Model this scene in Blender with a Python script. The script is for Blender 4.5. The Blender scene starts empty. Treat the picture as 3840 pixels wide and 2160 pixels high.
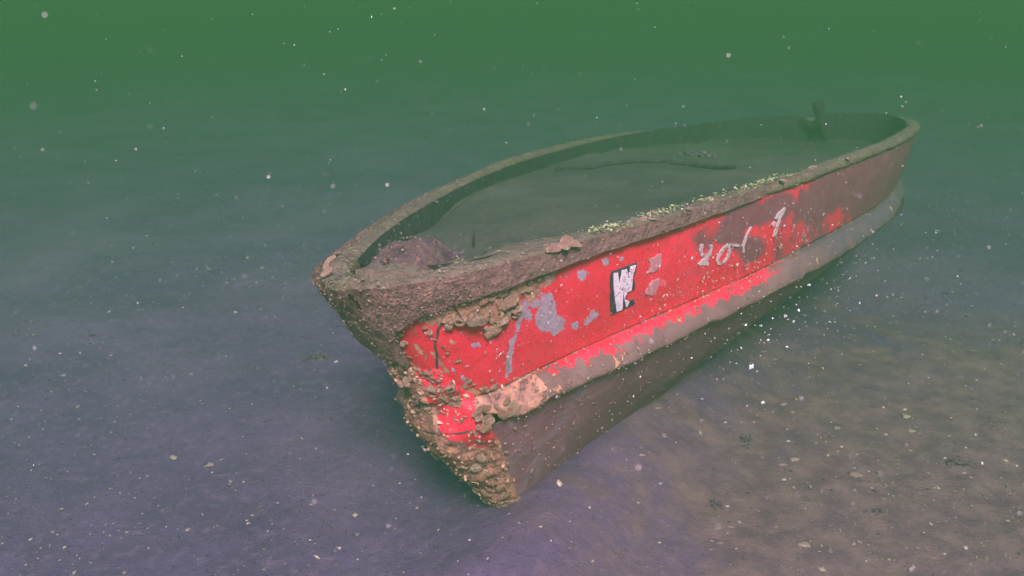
import bpy, math, random
import numpy as np
from mathutils import Vector, Matrix, Euler

# ------------------------------------------------------------------ camera, sky, sun, exposure
scene = bpy.context.scene
CAM_H, CAM_PITCH, HFOV = 1.6, 20.0, 56.0
cam_data = bpy.data.cameras.new("camera")
cam = bpy.data.objects.new("camera", cam_data)
scene.collection.objects.link(cam)
cam.location = (0, 0, CAM_H)
cam.rotation_euler = (math.radians(90 - CAM_PITCH), 0, 0)
cam_data.sensor_width = 36
cam_data.angle = math.radians(HFOV)
cam_data.clip_start, cam_data.clip_end = 0.02, 400
cam_data.dof.use_dof = True
cam_data.dof.focus_distance = 2.7
cam_data.dof.aperture_fstop = 3.6
scene.camera = cam

SUN_ELEV, SUN_AZ = math.radians(42), math.radians(175)      # azimuth clockwise from +Y
sun_dir = Vector((math.sin(SUN_AZ) * math.cos(SUN_ELEV), math.cos(SUN_AZ) * math.cos(SUN_ELEV), math.sin(SUN_ELEV)))
world = bpy.data.worlds.new("World")
scene.world = world
world.use_nodes = True
wn = world.node_tree
wn.nodes.clear()
w_out = wn.nodes.new("ShaderNodeOutputWorld")
w_bg = wn.nodes.new("ShaderNodeBackground")
w_sky = wn.nodes.new("ShaderNodeTexSky")
w_sky.sky_type = 'NISHITA'
w_sky.sun_disc = False
w_sky.sun_elevation = SUN_ELEV
w_sky.sun_rotation = SUN_AZ
w_bg.inputs["Strength"].default_value = 0.06
wn.links.new(w_sky.outputs[0], w_bg.inputs[0])
wn.links.new(w_bg.outputs[0], w_out.inputs[0])

sun_data = bpy.data.lights.new("sun", 'SUN')
sun_data.energy = 1.5
sun_data.angle = math.radians(14)
sun_data.color = (1.0, 0.86, 0.80)
sun = bpy.data.objects.new("sun", sun_data)
scene.collection.objects.link(sun)
sun.rotation_euler = (-sun_dir).to_track_quat('-Z', 'Y').to_euler()
sun.location = (0, 0, 6)

scene.view_settings.view_transform = 'Standard'
scene.view_settings.look = 'None'
scene.view_settings.exposure = 3.5
scene.view_settings.gamma = 1.0
scene.view_settings.use_curve_mapping = False
scene.view_settings.use_white_balance = True              # the dive camera's own white balance, set for green water
scene.view_settings.white_balance_temperature = 6600
scene.view_settings.white_balance_tint = 98
scene.render.engine = 'CYCLES'
scene.cycles.volume_bounces = 2
scene.cycles.max_bounces = 8
scene.cycles.diffuse_bounces = 3
scene.cycles.use_denoising = True
scene.cycles.sample_clamp_indirect = 8.0

WATER_DENSITY = 0.35
WATER_COLOR = (0.0015, 0.0530, 0.0142)        # what the water scatters
WATER_ABSORB = (0.03, 0.270, 0.135)           # red is lost first, green last

random.seed(7)
rng = np.random.default_rng(11)
COL = scene.collection

# ------------------------------------------------------------------ helpers
def _hash(ix, iy, iz, seed):
    h = (ix * 374761393 + iy * 668265263 + iz * 2147483647 + seed * 1274126177) & 0xFFFFFFFF
    h = ((h ^ (h >> 13)) * 1274126177) & 0xFFFFFFFF
    h = ((h ^ (h >> 15)) * 2246822519) & 0xFFFFFFFF
    return ((h ^ (h >> 16)) & 0xFFFFFF) / float(0xFFFFFF)

def vnoise(P, seed=0):
    P = np.asarray(P, float)
    f = np.floor(P)
    i = f.astype(np.int64)
    w = P - f
    w = w * w * (3 - 2 * w)
    out = 0
    for a in (0, 1):
        for b in (0, 1):
            for c in (0, 1):
                k = (w[..., 0] if a else 1 - w[..., 0]) * (w[..., 1] if b else 1 - w[..., 1]) * (w[..., 2] if c else 1 - w[..., 2])
                out = out + k * _hash(i[..., 0] + a, i[..., 1] + b, i[..., 2] + c, seed)
    return out

def fbm(P, octaves=4, seed=0):
    P = np.asarray(P, float)
    s, a, n = 0, 0.5, 0
    for o in range(octaves):
        s = s + a * (vnoise(P * 2 ** o + 17.3 * o, seed + o) - 0.5)
        n += a
        a *= 0.5
    return s / n * 2            # about -1 .. 1

SM = lambda e0, e1, x: (lambda t: t * t * (3 - 2 * t))(np.clip((x - e0) / (e1 - e0), 0, 1))

def mesh_obj(name, verts, faces, mat, parent=None, smooth=True):
    me = bpy.data.meshes.new(name)
    me.from_pydata([tuple(map(float, v)) for v in verts], [], [tuple(map(int, f)) for f in faces])
    if smooth:
        me.polygons.foreach_set("use_smooth", [True] * len(me.polygons))
    me.update()
    if mat is not None:
        me.materials.append(mat)
    o = bpy.data.objects.new(name, me)
    COL.objects.link(o)
    if parent is not None:
        o.parent = parent
    return o

def grid_faces(nu, nv, flip=False, base=0):
    i, j = np.meshgrid(np.arange(nu - 1), np.arange(nv - 1), indexing='ij')
    a = (i * nv + j + base).ravel()
    q = np.stack([a, a + nv, a + nv + 1, a + 1], -1)
    return q[:, ::-1] if flip else q

def set_attr(o, name, vals):
    at = o.data.attributes.new(name, 'FLOAT', 'POINT')
    at.data.foreach_set("value", np.asarray(vals, dtype=np.float32).ravel())

def set_color(o, name, cols):
    at = o.data.attributes.new(name, 'FLOAT_COLOR', 'POINT')
    c = np.ones((len(cols), 4), np.float32)
    c[:, :3] = cols
    at.data.foreach_set("color", c.ravel())

def tag(o, label, cat=None, group=None, kind=None):
    o["label"] = label
    if cat:
        o["category"] = cat
    if group:
        o["group"] = group
    if kind:
        o["kind"] = kind
    return o

# ------------------------------------------------------------------ materials
class NT:
    def __init__(self, name, rough=0.8, spec=0.25):
        self.m = bpy.data.materials.new(name)
        self.m.use_nodes = True
        self.t = self.m.node_tree
        self.b = self.t.nodes["Principled BSDF"]
        self.b.inputs["Roughness"].default_value = rough
        self.b.inputs["Specular IOR Level"].default_value = spec
        self.tc = self.t.nodes.new("ShaderNodeTexCoord")
    def n(self, ty, **kw):
        x = self.t.nodes.new(ty)
        for k, v in kw.items():
            setattr(x, k, v)
        return x
    def link(self, a, b):
        self.t.links.new(a, b)
    def noise(self, scale, detail=5, rough=0.6, dist=0.0):
        x = self.n("ShaderNodeTexNoise")
        x.inputs["Scale"].default_value = scale
        x.inputs["Detail"].default_value = detail
        x.inputs["Roughness"].default_value = rough
        x.inputs["Distortion"].default_value = dist
        self.link(self.tc.outputs["Object"], x.inputs["Vector"])
        return x.outputs["Fac"]
    def voronoi(self, scale, feature='F1', rand=1.0):
        x = self.n("ShaderNodeTexVoronoi", feature=feature)
        x.inputs["Scale"].default_value = scale
        x.inputs["Randomness"].default_value = rand
        self.link(self.tc.outputs["Object"], x.inputs["Vector"])
        return x.outputs["Distance"]
    def attr(self, name):
        x = self.n("ShaderNodeAttribute", attribute_name=name)
        return x
    def math(self, op, a, b=None, c=None, clamp=False):
        x = self.n("ShaderNodeMath", operation=op, use_clamp=clamp)
        for k, v in enumerate((a, b, c)):
            if v is None:
                continue
            if isinstance(v, (int, float)):
                x.inputs[k].default_value = v
            else:
                self.link(v, x.inputs[k])
        return x.outputs[0]
    def ramp(self, fac, lo, hi):
        x = self.n("ShaderNodeMapRange", interpolation_type='SMOOTHSTEP')
        self.link(fac, x.inputs["Value"])
        x.inputs["From Min"].default_value = lo
        x.inputs["From Max"].default_value = hi
        return x.outputs["Result"]
    def mix(self, fac, a, b):
        x = self.n("ShaderNodeMix", data_type='RGBA')
        for v, s in ((fac, x.inputs["Factor"]), (a, x.inputs["A"]), (b, x.inputs["B"])):
            if isinstance(v, (int, float)):
                s.default_value = v
            elif isinstance(v, tuple):
                s.default_value = (*v, 1.0)
            else:
                self.link(v, s)
        return x.outputs["Result"]
    def base(self, c):
        if isinstance(c, tuple):
            self.b.inputs["Base Color"].default_value = (*c, 1)
        else:
            self.link(c, self.b.inputs["Base Color"])
    def bump(self, h, strength=0.5, dist=0.01):
        x = self.n("ShaderNodeBump")
        x.inputs["Strength"].default_value = strength
        x.inputs["Distance"].default_value = dist
        self.link(h, x.inputs["Height"])
        self.link(x.outputs[0], self.b.inputs["Normal"])
        return x

def mat_silt(name, dark, mid, light, scale=1.0, lit_sand=None):
    k = NT(name, 0.95, 0.1)
    a = k.noise(2.2 * scale, 6, 0.65)
    b = k.noise(30 * scale, 4, 0.6)
    f = k.noise(0.7 * scale, 4, 0.6, 0.6)
    c = k.mix(k.ramp(a, 0.35, 0.7), dark, mid)
    c = k.mix(k.math('MULTIPLY', k.ramp(f, 0.45, 0.75), 0.6), c, light)
    c = k.mix(k.math('MULTIPLY', k.ramp(b, 0.50, 0.68), 0.6), c, light)
    c = k.mix(k.math('MULTIPLY', k.ramp(k.noise(60 * scale, 4, .65), 0.56, 0.68), 0.75), c, tuple(x * 0.45 for x in dark))
    if lit_sand:                      # shelly ground to one side, with warm lamplight painted into its colour
        sd = k.ramp(k.math('ADD', k.attr('lit_sand').outputs['Fac'], k.math('MULTIPLY', k.math('SUBTRACT', k.noise(3.5, 6, .65, .5), .5), 1.2)), 0.25, 0.8)
        c = k.mix(k.math('MULTIPLY', sd, .8), c, k.mix(k.ramp(k.noise(11, 6, .7), .35, .65), lit_sand[0], lit_sand[1]))
    k.base(c)
    k.bump(k.math('ADD', k.noise(90 * scale, 5, 0.75), k.math('MULTIPLY', k.noise(14 * scale, 5, .6), 1.5)), 0.6, 0.012)
    return k.m

M = {}
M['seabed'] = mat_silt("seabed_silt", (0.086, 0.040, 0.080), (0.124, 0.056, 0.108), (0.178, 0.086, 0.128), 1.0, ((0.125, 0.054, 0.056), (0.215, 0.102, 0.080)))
M['boat_silt'] = mat_silt("boat_silt", (0.036, 0.031, 0.024), (0.056, 0.046, 0.034), (0.08, 0.066, 0.042), 1.4)

def mat_hull():
    k = NT("red_hull_paint", 0.55, 0.3)
    fl, cr, si, rd = (k.attr(n).outputs["Fac"] for n in ("flake", "crust", "silt", "red"))
    n1 = k.noise(26, 8, 0.68, 0.4)
    n2 = k.noise(9, 6, 0.62, 0.3)
    n3 = k.noise(120, 4, 0.7)
    red = k.mix(k.ramp(n2, 0.3, 0.7), (0.70, 0.010, 0.026), (0.84, 0.018, 0.042))
    n4 = k.noise(260, 3, 0.6)
    red = k.mix(k.math('MULTIPLY', k.ramp(n3, 0.56, 0.66), 0.75), red, (0.16, 0.012, 0.02))      # pits
    red = k.mix(k.math('MULTIPLY', k.ramp(n4, 0.57, 0.65), 0.85), red, (0.10, 0.02, 0.025))
    red = k.mix(k.math('MULTIPLY', k.ramp(k.noise(5, 8, 0.75, 1.5), 0.46, 0.72), 0.5), red, (0.42, 0.04, 0.055))    # dull film
    grey = k.mix(k.ramp(n3, 0.35, 0.65), (0.25, 0.145, 0.165), (0.36, 0.225, 0.245))
    brown = k.mix(k.ramp(n1, 0.35, 0.65), (0.20, 0.06, 0.05), (0.48, 0.19, 0.105))
    silt = k.mix(k.ramp(n1, 0.35, 0.65), (0.055, 0.032, 0.038), (0.085, 0.052, 0.056))
    mf = k.ramp(k.math('ADD', fl, k.math('MULTIPLY', k.math('SUBTRACT', k.math('ADD', k.math('MULTIPLY', k.math('ADD', n1, k.noise(70, 6, 0.7)), 0.5), k.math('MULTIPLY', n2, 0.6)), 0.8), 3.0)), 0.5, 0.56)
    mc = k.ramp(k.math('ADD', cr, k.math('MULTIPLY', k.math('SUBTRACT', n1, 0.5), 2.2)), 0.5, 0.58)
    ms = k.ramp(k.math('ADD', si, k.math('MULTIPLY', k.math('SUBTRACT', k.math('ADD', n2, k.math('MULTIPLY', n1, 0.4)), 0.7), 2.0)), 0.26, 0.74)
    mr = k.ramp(k.math('ADD', rd, k.math('MULTIPLY', k.math('SUBTRACT', n1, 0.5), 1.6)), 0.48, 0.54)
    c = k.mix(mr, k.mix(k.ramp(n2, 0.3, 0.7), (0.13, 0.054, 0.046), (0.195, 0.084, 0.066)), red)
    c = k.mix(mf, c, grey)
    c = k.mix(k.math('MULTIPLY', ms, 0.85), c, silt)
    c = k.mix(mc, c, brown)
    k.base(c)
    h = k.math('ADD', k.math('MULTIPLY', mc, k.math('ADD', n1, 0.8)), k.math('MULTIPLY', n3, 0.12))
    h = k.math('SUBTRACT', h, k.math('MULTIPLY', mf, 0.15))
    k.bump(h, 0.7, 0.012)
    return k.m
M['hull'] = mat_hull()

def mat_growth(name, cols, scale=1.0, bump=0.02):
    k = NT(name, 0.9, 0.15)
    n1, n2, n3 = k.noise(14 * scale, 7, 0.7, 0.5), k.noise(50 * scale, 5, 0.7), k.noise(5 * scale, 5, 0.6, 0.8)
    v = k.voronoi(45 * scale)
    c = k.mix(k.ramp(n1, 0.35, 0.65), cols[0], cols[1])
    c = k.mix(k.math('MULTIPLY', k.ramp(n3, 0.5, 0.68), 0.8), c, cols[2])
    c = k.mix(k.math('MULTIPLY', k.ramp(n2, 0.55, 0.7), 0.7), c, cols[3])
    c = k.mix(k.math('MULTIPLY', k.ramp(v, 0.45, 0.1), 0.35), c, tuple(x * 0.35 for x in cols[0]))
    k.base(c)
    k.bump(k.math('ADD', n2, k.math('MULTIPLY', n1, 1.6)), 0.9, bump)
    return k.m
M['rim'] = mat_growth("rim_growth", ((0.10, 0.062, 0.042), (0.165, 0.104, 0.064), (0.14, 0.102, 0.05), (0.25, 0.15, 0.085)))
M['cap'] = mat_growth("bow_growth", ((0.15, 0.062, 0.056), (0.24, 0.11, 0.085), (0.16, 0.086, 0.062), (0.42, 0.175, 0.115)))
M['mound'] = mat_growth("mound_growth", ((0.06, 0.024, 0.034), (0.13, 0.065, 0.055), (0.095, 0.064, 0.042), (0.44, 0.16, 0.095)), 1.3)
M['stem'] = mat_growth("stem_growth", ((0.15, 0.06, 0.046), (0.34, 0.14, 0.078), (0.20, 0.085, 0.06), (0.50, 0.23, 0.125)), 1.2)
M['liner'] = mat_growth("shaded_liner", ((0.02, 0.016, 0.018), (0.035, 0.028, 0.028), (0.028, 0.024, 0.022), (0.05, 0.04, 0.034)))  # very dark: the shadow under the rim is put into this colour
M['dark'] = mat_growth("dark_debris", ((0.03, 0.02, 0.024), (0.06, 0.04, 0.042), (0.045, 0.03, 0.032), (0.09, 0.06, 0.05)), 2.0)

def mat_lower():
    k = NT("brown_lower_hull", 0.7, 0.3)
    n1, n2 = k.noise(4, 6, 0.6, 0.6), k.noise(40, 5, 0.65)
    c = k.mix(k.ramp(n1, 0.35, 0.65), (0.20, 0.060, 0.072), (0.28, 0.098, 0.102))
    c = k.mix(k.ramp(k.noise(3, 5, 0.6, 1.0), 0.56, 0.7), c, (0.24, 0.145, 0.16))
    c = k.mix(k.math('MULTIPLY', k.ramp(n2, 0.55, 0.75), 0.5), c, (0.09, 0.055, 0.05))
    k.base(c)
    k.bump(k.math('ADD', n2, k.math('MULTIPLY', k.noise(9, 5, .65), 1.0)), 0.45, 0.008)
    return k.m
M['lower'] = mat_lower()

def mat_shell():
    k = NT("oyster_shell", 0.65, 0.35)
    info = k.n("ShaderNodeObjectInfo")
    n1, n2 = k.noise(1.6, 6, 0.7, 0.8), k.noise(5, 5, 0.65)
    a = k.mix(info.outputs["Random"], (0.74, 0.30, 0.165), (0.88, 0.46, 0.28))
    b = k.mix(info.outputs["Random"], (0.40, 0.145, 0.085), (0.56, 0.25, 0.15))
    c = k.mix(k.ramp(n1, 0.35, 0.62), b, a)
    c = k.mix(k.math('MULTIPLY', k.ramp(n2, 0.55, 0.72), 0.7), c, (0.85, 0.50, 0.30))
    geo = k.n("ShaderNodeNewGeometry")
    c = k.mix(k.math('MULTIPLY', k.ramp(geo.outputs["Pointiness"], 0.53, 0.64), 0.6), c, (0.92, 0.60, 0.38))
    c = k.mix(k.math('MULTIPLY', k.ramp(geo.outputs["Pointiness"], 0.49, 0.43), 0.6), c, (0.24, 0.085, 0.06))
    k.base(c)
    k.bump(k.math('ADD', n2, n1), 0.9, 0.3)
    return k.m
M['shell'] = mat_shell()

def mat_vcol(name, rough=0.8, spec=0.2, attr="col"):
    k = NT(name, rough, spec)
    k.base(k.attr(attr).outputs["Color"])
    return k.m
M['bits'] = mat_vcol("small_growth")
M['flakes'] = mat_vcol("pale_flakes", 0.7, 0.3)
M['grit'] = mat_vcol("shell_grit", 0.7, 0.3)

def mat_plain(name, c, c2, scale=60, rough=0.6):
    k = NT(name, rough, 0.3)
    k.base(k.mix(k.ramp(k.noise(scale, 5, 0.7), 0.54, 0.62), c, c2))
    return k.m
M['black'] = mat_plain("black_vinyl", (0.02, 0.018, 0.03), (0.06, 0.045, 0.05))
M['white'] = mat_plain("white_vinyl", (0.62, 0.46, 0.46), (0.22, 0.10, 0.08), 110)
M['letter'] = mat_plain("worn_white_paint", (0.40, 0.26, 0.24), (0.20, 0.09, 0.09), 60)
M['ghost'] = mat_plain("sticker_residue", (0.44, 0.13, 0.13), (0.52, 0.20, 0.19), 40)

M['seam'] = mat_plain("dark_seam", (0.05, 0.02, 0.022), (0.12, 0.05, 0.04), 60, .9)

# ------------------------------------------------------------------ seabed
def ground_z(x, y):
    P = np.stack([np.asarray(x, float), np.asarray(y, float), np.zeros_like(np.asarray(x, float))], -1)
    # silt banked up along the keel
    ax, ay, bx, by = -0.02, 2.05, 1.70, 5.45
    t = np.clip(((P[..., 0] - ax) * (bx - ax) + (P[..., 1] - ay) * (by - ay)) / ((bx - ax) ** 2 + (by - ay) ** 2), 0, 1)
    d2 = (P[..., 0] - ax - t * (bx - ax)) ** 2 + (P[..., 1] - ay - t * (by - ay)) ** 2
    bank = 0.13 * np.exp(-d2 / 0.05)
    return bank + 0.035 * fbm(P * 0.8, 3, 3) + 0.014 * fbm(P * 4.0, 3, 9) + 0.006 * fbm(P * 16, 3, 5)

def graded(lo, hi, step, far):
    c = list(np.arange(lo, hi, step))
    s, a = step, c[-1]
    while a < far:
        s *= 1.22; a += s; c.append(a)
    s, a, pre = step, lo, []
    while a > -far:
        s *= 1.22; a -= s; pre.append(a)
    return np.array(pre[::-1] + c)

gx, gy = graded(-2.4, 3.6, 0.024, 70), graded(0.6, 7.0, 0.024, 70)
GX, GY = np.meshgrid(gx, gy, indexing='ij')
gv = np.stack([GX, GY, ground_z(GX, GY)], -1).reshape(-1, 3)
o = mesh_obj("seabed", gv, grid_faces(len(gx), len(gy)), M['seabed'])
set_attr(o, "lit_sand", SM(-.7, 1.3, gv[:, 0] + .25 * (2.6 - gv[:, 1])) * SM(5.5, 2.2, gv[:, 1]))  # warm right against violet left: lamp tint painted into the ground colour
tag(o, "brownish grey silt seabed with fine shell grit, fading into green water", kind="structure")

# HULL-BEGIN
# ------------------------------------------------------------------ boat shape (x forward to the bow, y to the red side, z up)
L = 4.415
BX, BY, BYAW, BPIT, BROL = 1.870, 5.818, math.radians(241.26), math.radians(-0.73), math.radians(6.86)
_pb = np.polyfit([0, .3, .6, .85, 1], [.475, .761, .688, .400, .136], 4)
_pz = np.polyfit([0, .5, 1], [.549, .741, .818], 2)
_pk = np.polyfit([0, .5, .75, 1], [.294, .512, .530, .458], 3)

def close_ends(x, xs, xe, ds=0.26, de=0.16, ns=2.8, ne=2.4):
    a = np.clip((x - (xe - de)) / de, 0, 1)
    b = np.clip(((xs + ds) - x) / ds, 0, 1)
    return (1 - a ** ne) ** (1 / ne) * (1 - b ** ns) ** (1 / ns)

def xspace(u, xs, xe):
    return xs + (xe - xs) * (0.5 - 0.5 * np.cos(np.pi * np.asarray(u, float)))

def line_rim(u):
    xs, xe = -0.10, L + 0.01
    x = xspace(u, xs, xe)
    s = np.clip(x / L, 0, 1)
    return np.stack([x, np.polyval(_pb, s) * close_ends(x, xs, xe), np.polyval(_pz, s)], -1)

def line_knuckle(u):
    xs, xe = 0.22, L - 0.21
    x = xspace(u, xs, xe)
    s = np.clip(x / (0.97 * L), 0, 1)
    w = np.polyval(_pb, s) * (0.968 - 0.22 * np.clip((0.50 - s) / 0.45, 0, 1) ** 1.3)
    w = w * (1 - 0.42 * np.clip((s - 0.72) / 0.28, 0, 1) ** 1.8)
    return np.stack([x, w * close_ends(x, xs, xe, ds=0.5, ns=2.2, de=0.12), np.polyval(_pk, s)], -1)

def line_keel(u):
    xs, xe = 0.40, L - 0.54
    x = xspace(u, xs, xe)
    s = np.clip(x / xe, 0, 1)
    w = 0.03 + 0.10 * np.sin(np.pi * s) ** 0.8 * (1 - s ** 3)
    return np.stack([x, w * close_ends(x, xs, xe, de=0.10), -0.05 + 0 * x], -1)

def out(P, d, dz=0.0):
    """offset a line outwards in plan by d (and dz in height)"""
    t = np.gradient(P[..., :2], axis=0)
    n = np.stack([-t[:, 1], t[:, 0]], -1)
    n /= np.linalg.norm(n, axis=1, keepdims=True) + 1e-9
    n[0], n[-1] = (-1, 0), (1, 0)
    Q = P.copy()
    Q[:, :2] += n * np.asarray(d)[..., None] if np.ndim(d) else n * d
    Q[:, 1] = np.maximum(Q[:, 1], 0)
    Q[:, 2] += dz
    return Q

def panel(u, v):
    """red side panel: u (nu,) stern to bow, v (nv,) 0 knuckle to 1 rim -> (nu, nv, 3)"""
    a, b = line_knuckle(u), line_rim(u)
    b = b + np.array([0, 0, -0.010])
    v = np.asarray(v, float)
    P = a[:, None] * (1 - v)[None, :, None] + b[:, None] * v[None, :, None]
    bulge = 0.006 * np.sin(np.pi * v)
    P[..., 1] += bulge[None] * np.clip(P[..., 1] / 0.3, 0, 1)
    return P

def rail_w(u):
    return 0.043 * np.clip((0.985 - u) / 0.10, 0.12, 1) * (0.35 + 0.65 * np.clip((u - 0.28) / 0.25, 0, 1))

def lower(u, v):
    """lower hull: v 1 under the rail to 0 at the keel"""
    a, b = line_keel(u), line_knuckle(u)
    b = b + np.array([0, 0, -0.105])
    v = np.asarray(v, float)
    P = a[:, None] * (1 - v)[None, :, None] + b[:, None] * v[None, :, None]
    x = P[..., 0]
    P[..., 1] += 0.03 * np.sin(np.pi * v)[None] * np.clip(b[:, None, 1] / 0.6, 0, 1) * np.clip((L - 0.2 - x) / 1.2, 0, 1)
    return P
# HULL-END

def mirror(P):
    Q = P.copy(); Q[..., 1] *= -1
    return Q

def normals(P):
    du, dv = np.gradient(P, axis=0), np.gradient(P, axis=1)
    n = np.cross(du, dv)
    n /= np.linalg.norm(n, axis=-1, keepdims=True) + 1e-12
    return n

boat = bpy.data.objects.new("sunken_boat", None)
COL.objects.link(boat)
boat.location = (BX, BY, 0)
boat.rotation_euler = (BROL, BPIT, BYAW)
tag(boat, "sunken open boat with flaking red sides and growth on its rim", "boat")

NU = 520
U = np.linspace(0, 1, NU)


def seg_field(Pu, Pv, items, asp=2.2):
    """soft field from capsules [(u0,v0),(u1,v1),radius,strength]; u is scaled by asp so that both run in about metres"""
    f = np.zeros_like(Pu)
    for (a, b, r, st) in items:
        ax, ay, bx, by = a[0] * 4.5, a[1] * 0.30, b[0] * 4.5, b[1] * 0.30
        dx, dy = bx - ax, by - ay
        t = np.clip(((Pu * 4.5 - ax) * dx + (Pv * 0.30 - ay) * dy) / (dx * dx + dy * dy + 1e-9), 0, 1)
        d = np.hypot(Pu * 4.5 - ax - dx * t, Pv * 0.30 - ay - dy * t)
        f = np.maximum(f, st * np.clip(1.5 - d / r, 0, 1))
    return f

def dot(p, r, st=1.0):
    return (p, p, r, st)

# ---- red side panels
NVP = 44
V = np.linspace(0, 1, NVP)
Pp = panel(U, V)
UU, VV = np.meshgrid(U, V, indexing='ij')
flake_items = [((0.8383, 0.719), (0.8494, 0.619), .012, 1), ((0.8494, 0.619), (0.8593, 0.462), .009, 1), ((0.8593, 0.462), (0.8674, 0.369), .006, 1),
               ((0.8674, 0.369), (0.8762, 0.243), .010, 1), ((0.8762, 0.243), (0.8829, 0.118), .012, 1), ((0.8829, 0.118), (0.8885, 0.060), .007, 1),
               ((0.8284, 0.596), (0.8339, 0.438), .034, 1.0), ((0.8276, 0.368), (0.8313, 0.468), .030, 1.0), dot((0.8461, 0.550), .016), dot((0.8383, 0.644), .018),
               dot((0.7968, 0.751), .016, .9), dot((0.7777, 0.806), .014, .9), dot((0.7940, 0.306), .018, .9), ((0.7940, 0.306), (0.8015, 0.243), .009, 1),
               dot((0.8105, 0.269), .014, .9), dot((0.9436, 0.287), .014, .9), dot((0.9379, 0.194), .012, .9), ((0.9101, 0.457), (0.9025, 0.438), .008, .9),
               dot((0.6068, 0.248), .05, .5), dot((0.8582, 0.298), .008, .8), dot((0.7661, 0.776), .008, .8), dot((0.7446, 0.815), .01, .7)]
crust_items = [((0.9396, 0.795), (0.8216, 0.855), .030, 1), ((0.9199, 0.741), (0.8776, 0.686), .026, .9), ((0.8797, 0.756), (0.8351, 0.776), .034, .85),
               dot((0.8696, 0.596), .022, .8), dot((0.8820, 0.567), .018, .8), ((0.9554, 0.456), (0.9523, 0.298), .014, .8), dot((0.9282, 0.538), .010, .7),
               ((0.9910, 0.100), (0.9723, 0.079), .02, 1.0), dot((0.9710, 0.517), .014, .8), dot((0.9628, 0.668), .013, .8), dot((0.9476, 0.795), .018, .8),
               ((0.9624, 0.159), (0.9273, 0.020), .014, .6)]
silt_items = [((0.7013, 0.725), (0.6788, 0.776), .05, .8), ((0.6788, 0.776), (0.6382, 0.765), .06, .9), ((0.6689, 0.398), (0.6594, 0.278), .05, .75), ((0.5936, 0.587), (0.5051, 0.746), .11, .95),
              ((0.5153, 0.338), (.40, .45), .2, 1.0), ((0.6828, 0.577), (0.6701, 0.477), .03, .6), ((0.5860, 0.924), (.40, .93), .08, 1)]
fl, cr, si = (seg_field(UU, VV, it) for it in (flake_items, crust_items, silt_items))
si = np.maximum(np.maximum(si, SM(.60, .51, UU)), .42 * SM(.75, .62, UU))  # silt film, plus a sternward fade painted in for the light falloff
rd = np.ones_like(UU) * 0.95
cr = np.maximum(cr, 0.30 * SM(.80, 1.0, UU))
# shallow wrinkles and dents in the old laminate
Pn = normals(Pp)
bumpy = 0.004 * fbm(Pp * 9, 3, 2) + 0.012 * fbm(Pp * 6.5, 3, 19) * SM(.84, .92, UU) + 0.006 * fbm(Pp * 2.2, 2, 8)
Pp_d = Pp + Pn * (bumpy * np.sin(np.pi * np.clip(VV, 0, 1)))[..., None] * np.clip(Pp[..., 1:2] / 0.05, 0, 1)
hull = mesh_obj("hull_side", Pp_d.reshape(-1, 3), grid_faces(NU, NVP, False), M['hull'], boat)
for nme, a in (("flake", fl), ("crust", cr), ("silt", si), ("red", rd)):
    set_attr(hull, nme, a)
Ps = mirror(Pp)
hull_s = mesh_obj("hull_side", Ps.reshape(-1, 3), grid_faces(NU, NVP, True), M['hull'], boat)
for nme, a in (("flake", fl * 0 + .2), ("crust", 0.25 + 0.5 * SM(.75, .95, UU)), ("silt", fl * 0 + .55), ("red", rd)):
    set_attr(hull_s, nme, a)

# ---- spray rail along the knuckle, lower hull
def rail_strip(side):
    K = line_knuckle(U)
    w = rail_w(U)
    a = out(K, -0.008, 0.003)
    g_ = out(K, -0.012, -0.012)
    prof = [(0.12, -0.013), (0.32, -0.020), (0.58, -0.036), (0.86, -0.062), (1.0, -0.078), (0.95, -0.088), (0.70, -0.096), (0.1, -0.105)]
    rows = [a, g_] + [out(K, w * f + 0.003, 0.0) + np.stack([0 * w, 0 * w, dz * np.clip(w / .05, .35, 1)], -1) for f, dz in prof]
    P = np.stack(rows, 1)
    P[..., 2] += 0.011 * fbm(P * 12, 4, 4)
    P[..., 1] += 0.010 * fbm(P * 11, 4, 6) * np.clip(P[..., 1] / .05, 0, 1)
    if side < 0:
        P = mirror(P)
    r = mesh_obj("spray_rail", P.reshape(-1, 3), grid_faces(NU, P.shape[1], side > 0), M['hull'], boat)
    uu = np.repeat(U[:, None], P.shape[1], 1)
    vv = np.repeat(np.linspace(0, 1, P.shape[1])[None], NU, 0)
    redf = 0.54 * SM(.58, .68, uu) * SM(.66, .30, vv) + 0.14
    redf = redf - 0.45 * SM(.80, .93, uu)
    set_attr(r, "flake", 0.10 + 0 * uu)
    set_attr(r, "crust", 0.30 + 0.55 * SM(.82, .9, uu))
    set_attr(r, "silt", np.maximum(0.20 + .06 * SM(.3, .6, vv), .75 * SM(.70, .55, uu)))
    set_attr(r, "red", redf)
    return r
rail_strip(1); rail_strip(-1)
NVL = 26
VL = np.linspace(0, 1.06, NVL)
Pl = lower(U, VL)
Pl = Pl + normals(Pl) * (0.008 * fbm(Pl * 5, 3, 12))[..., None] * np.clip(Pl[..., 1:2] / .1, 0, 1)
low = mesh_obj("lower_hull", Pl.reshape(-1, 3), grid_faces(NU, NVL, False), M['lower'], boat)
mesh_obj("lower_hull", mirror(Pl).reshape(-1, 3), grid_faces(NU, NVL, True), M['lower'], boat)

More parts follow.
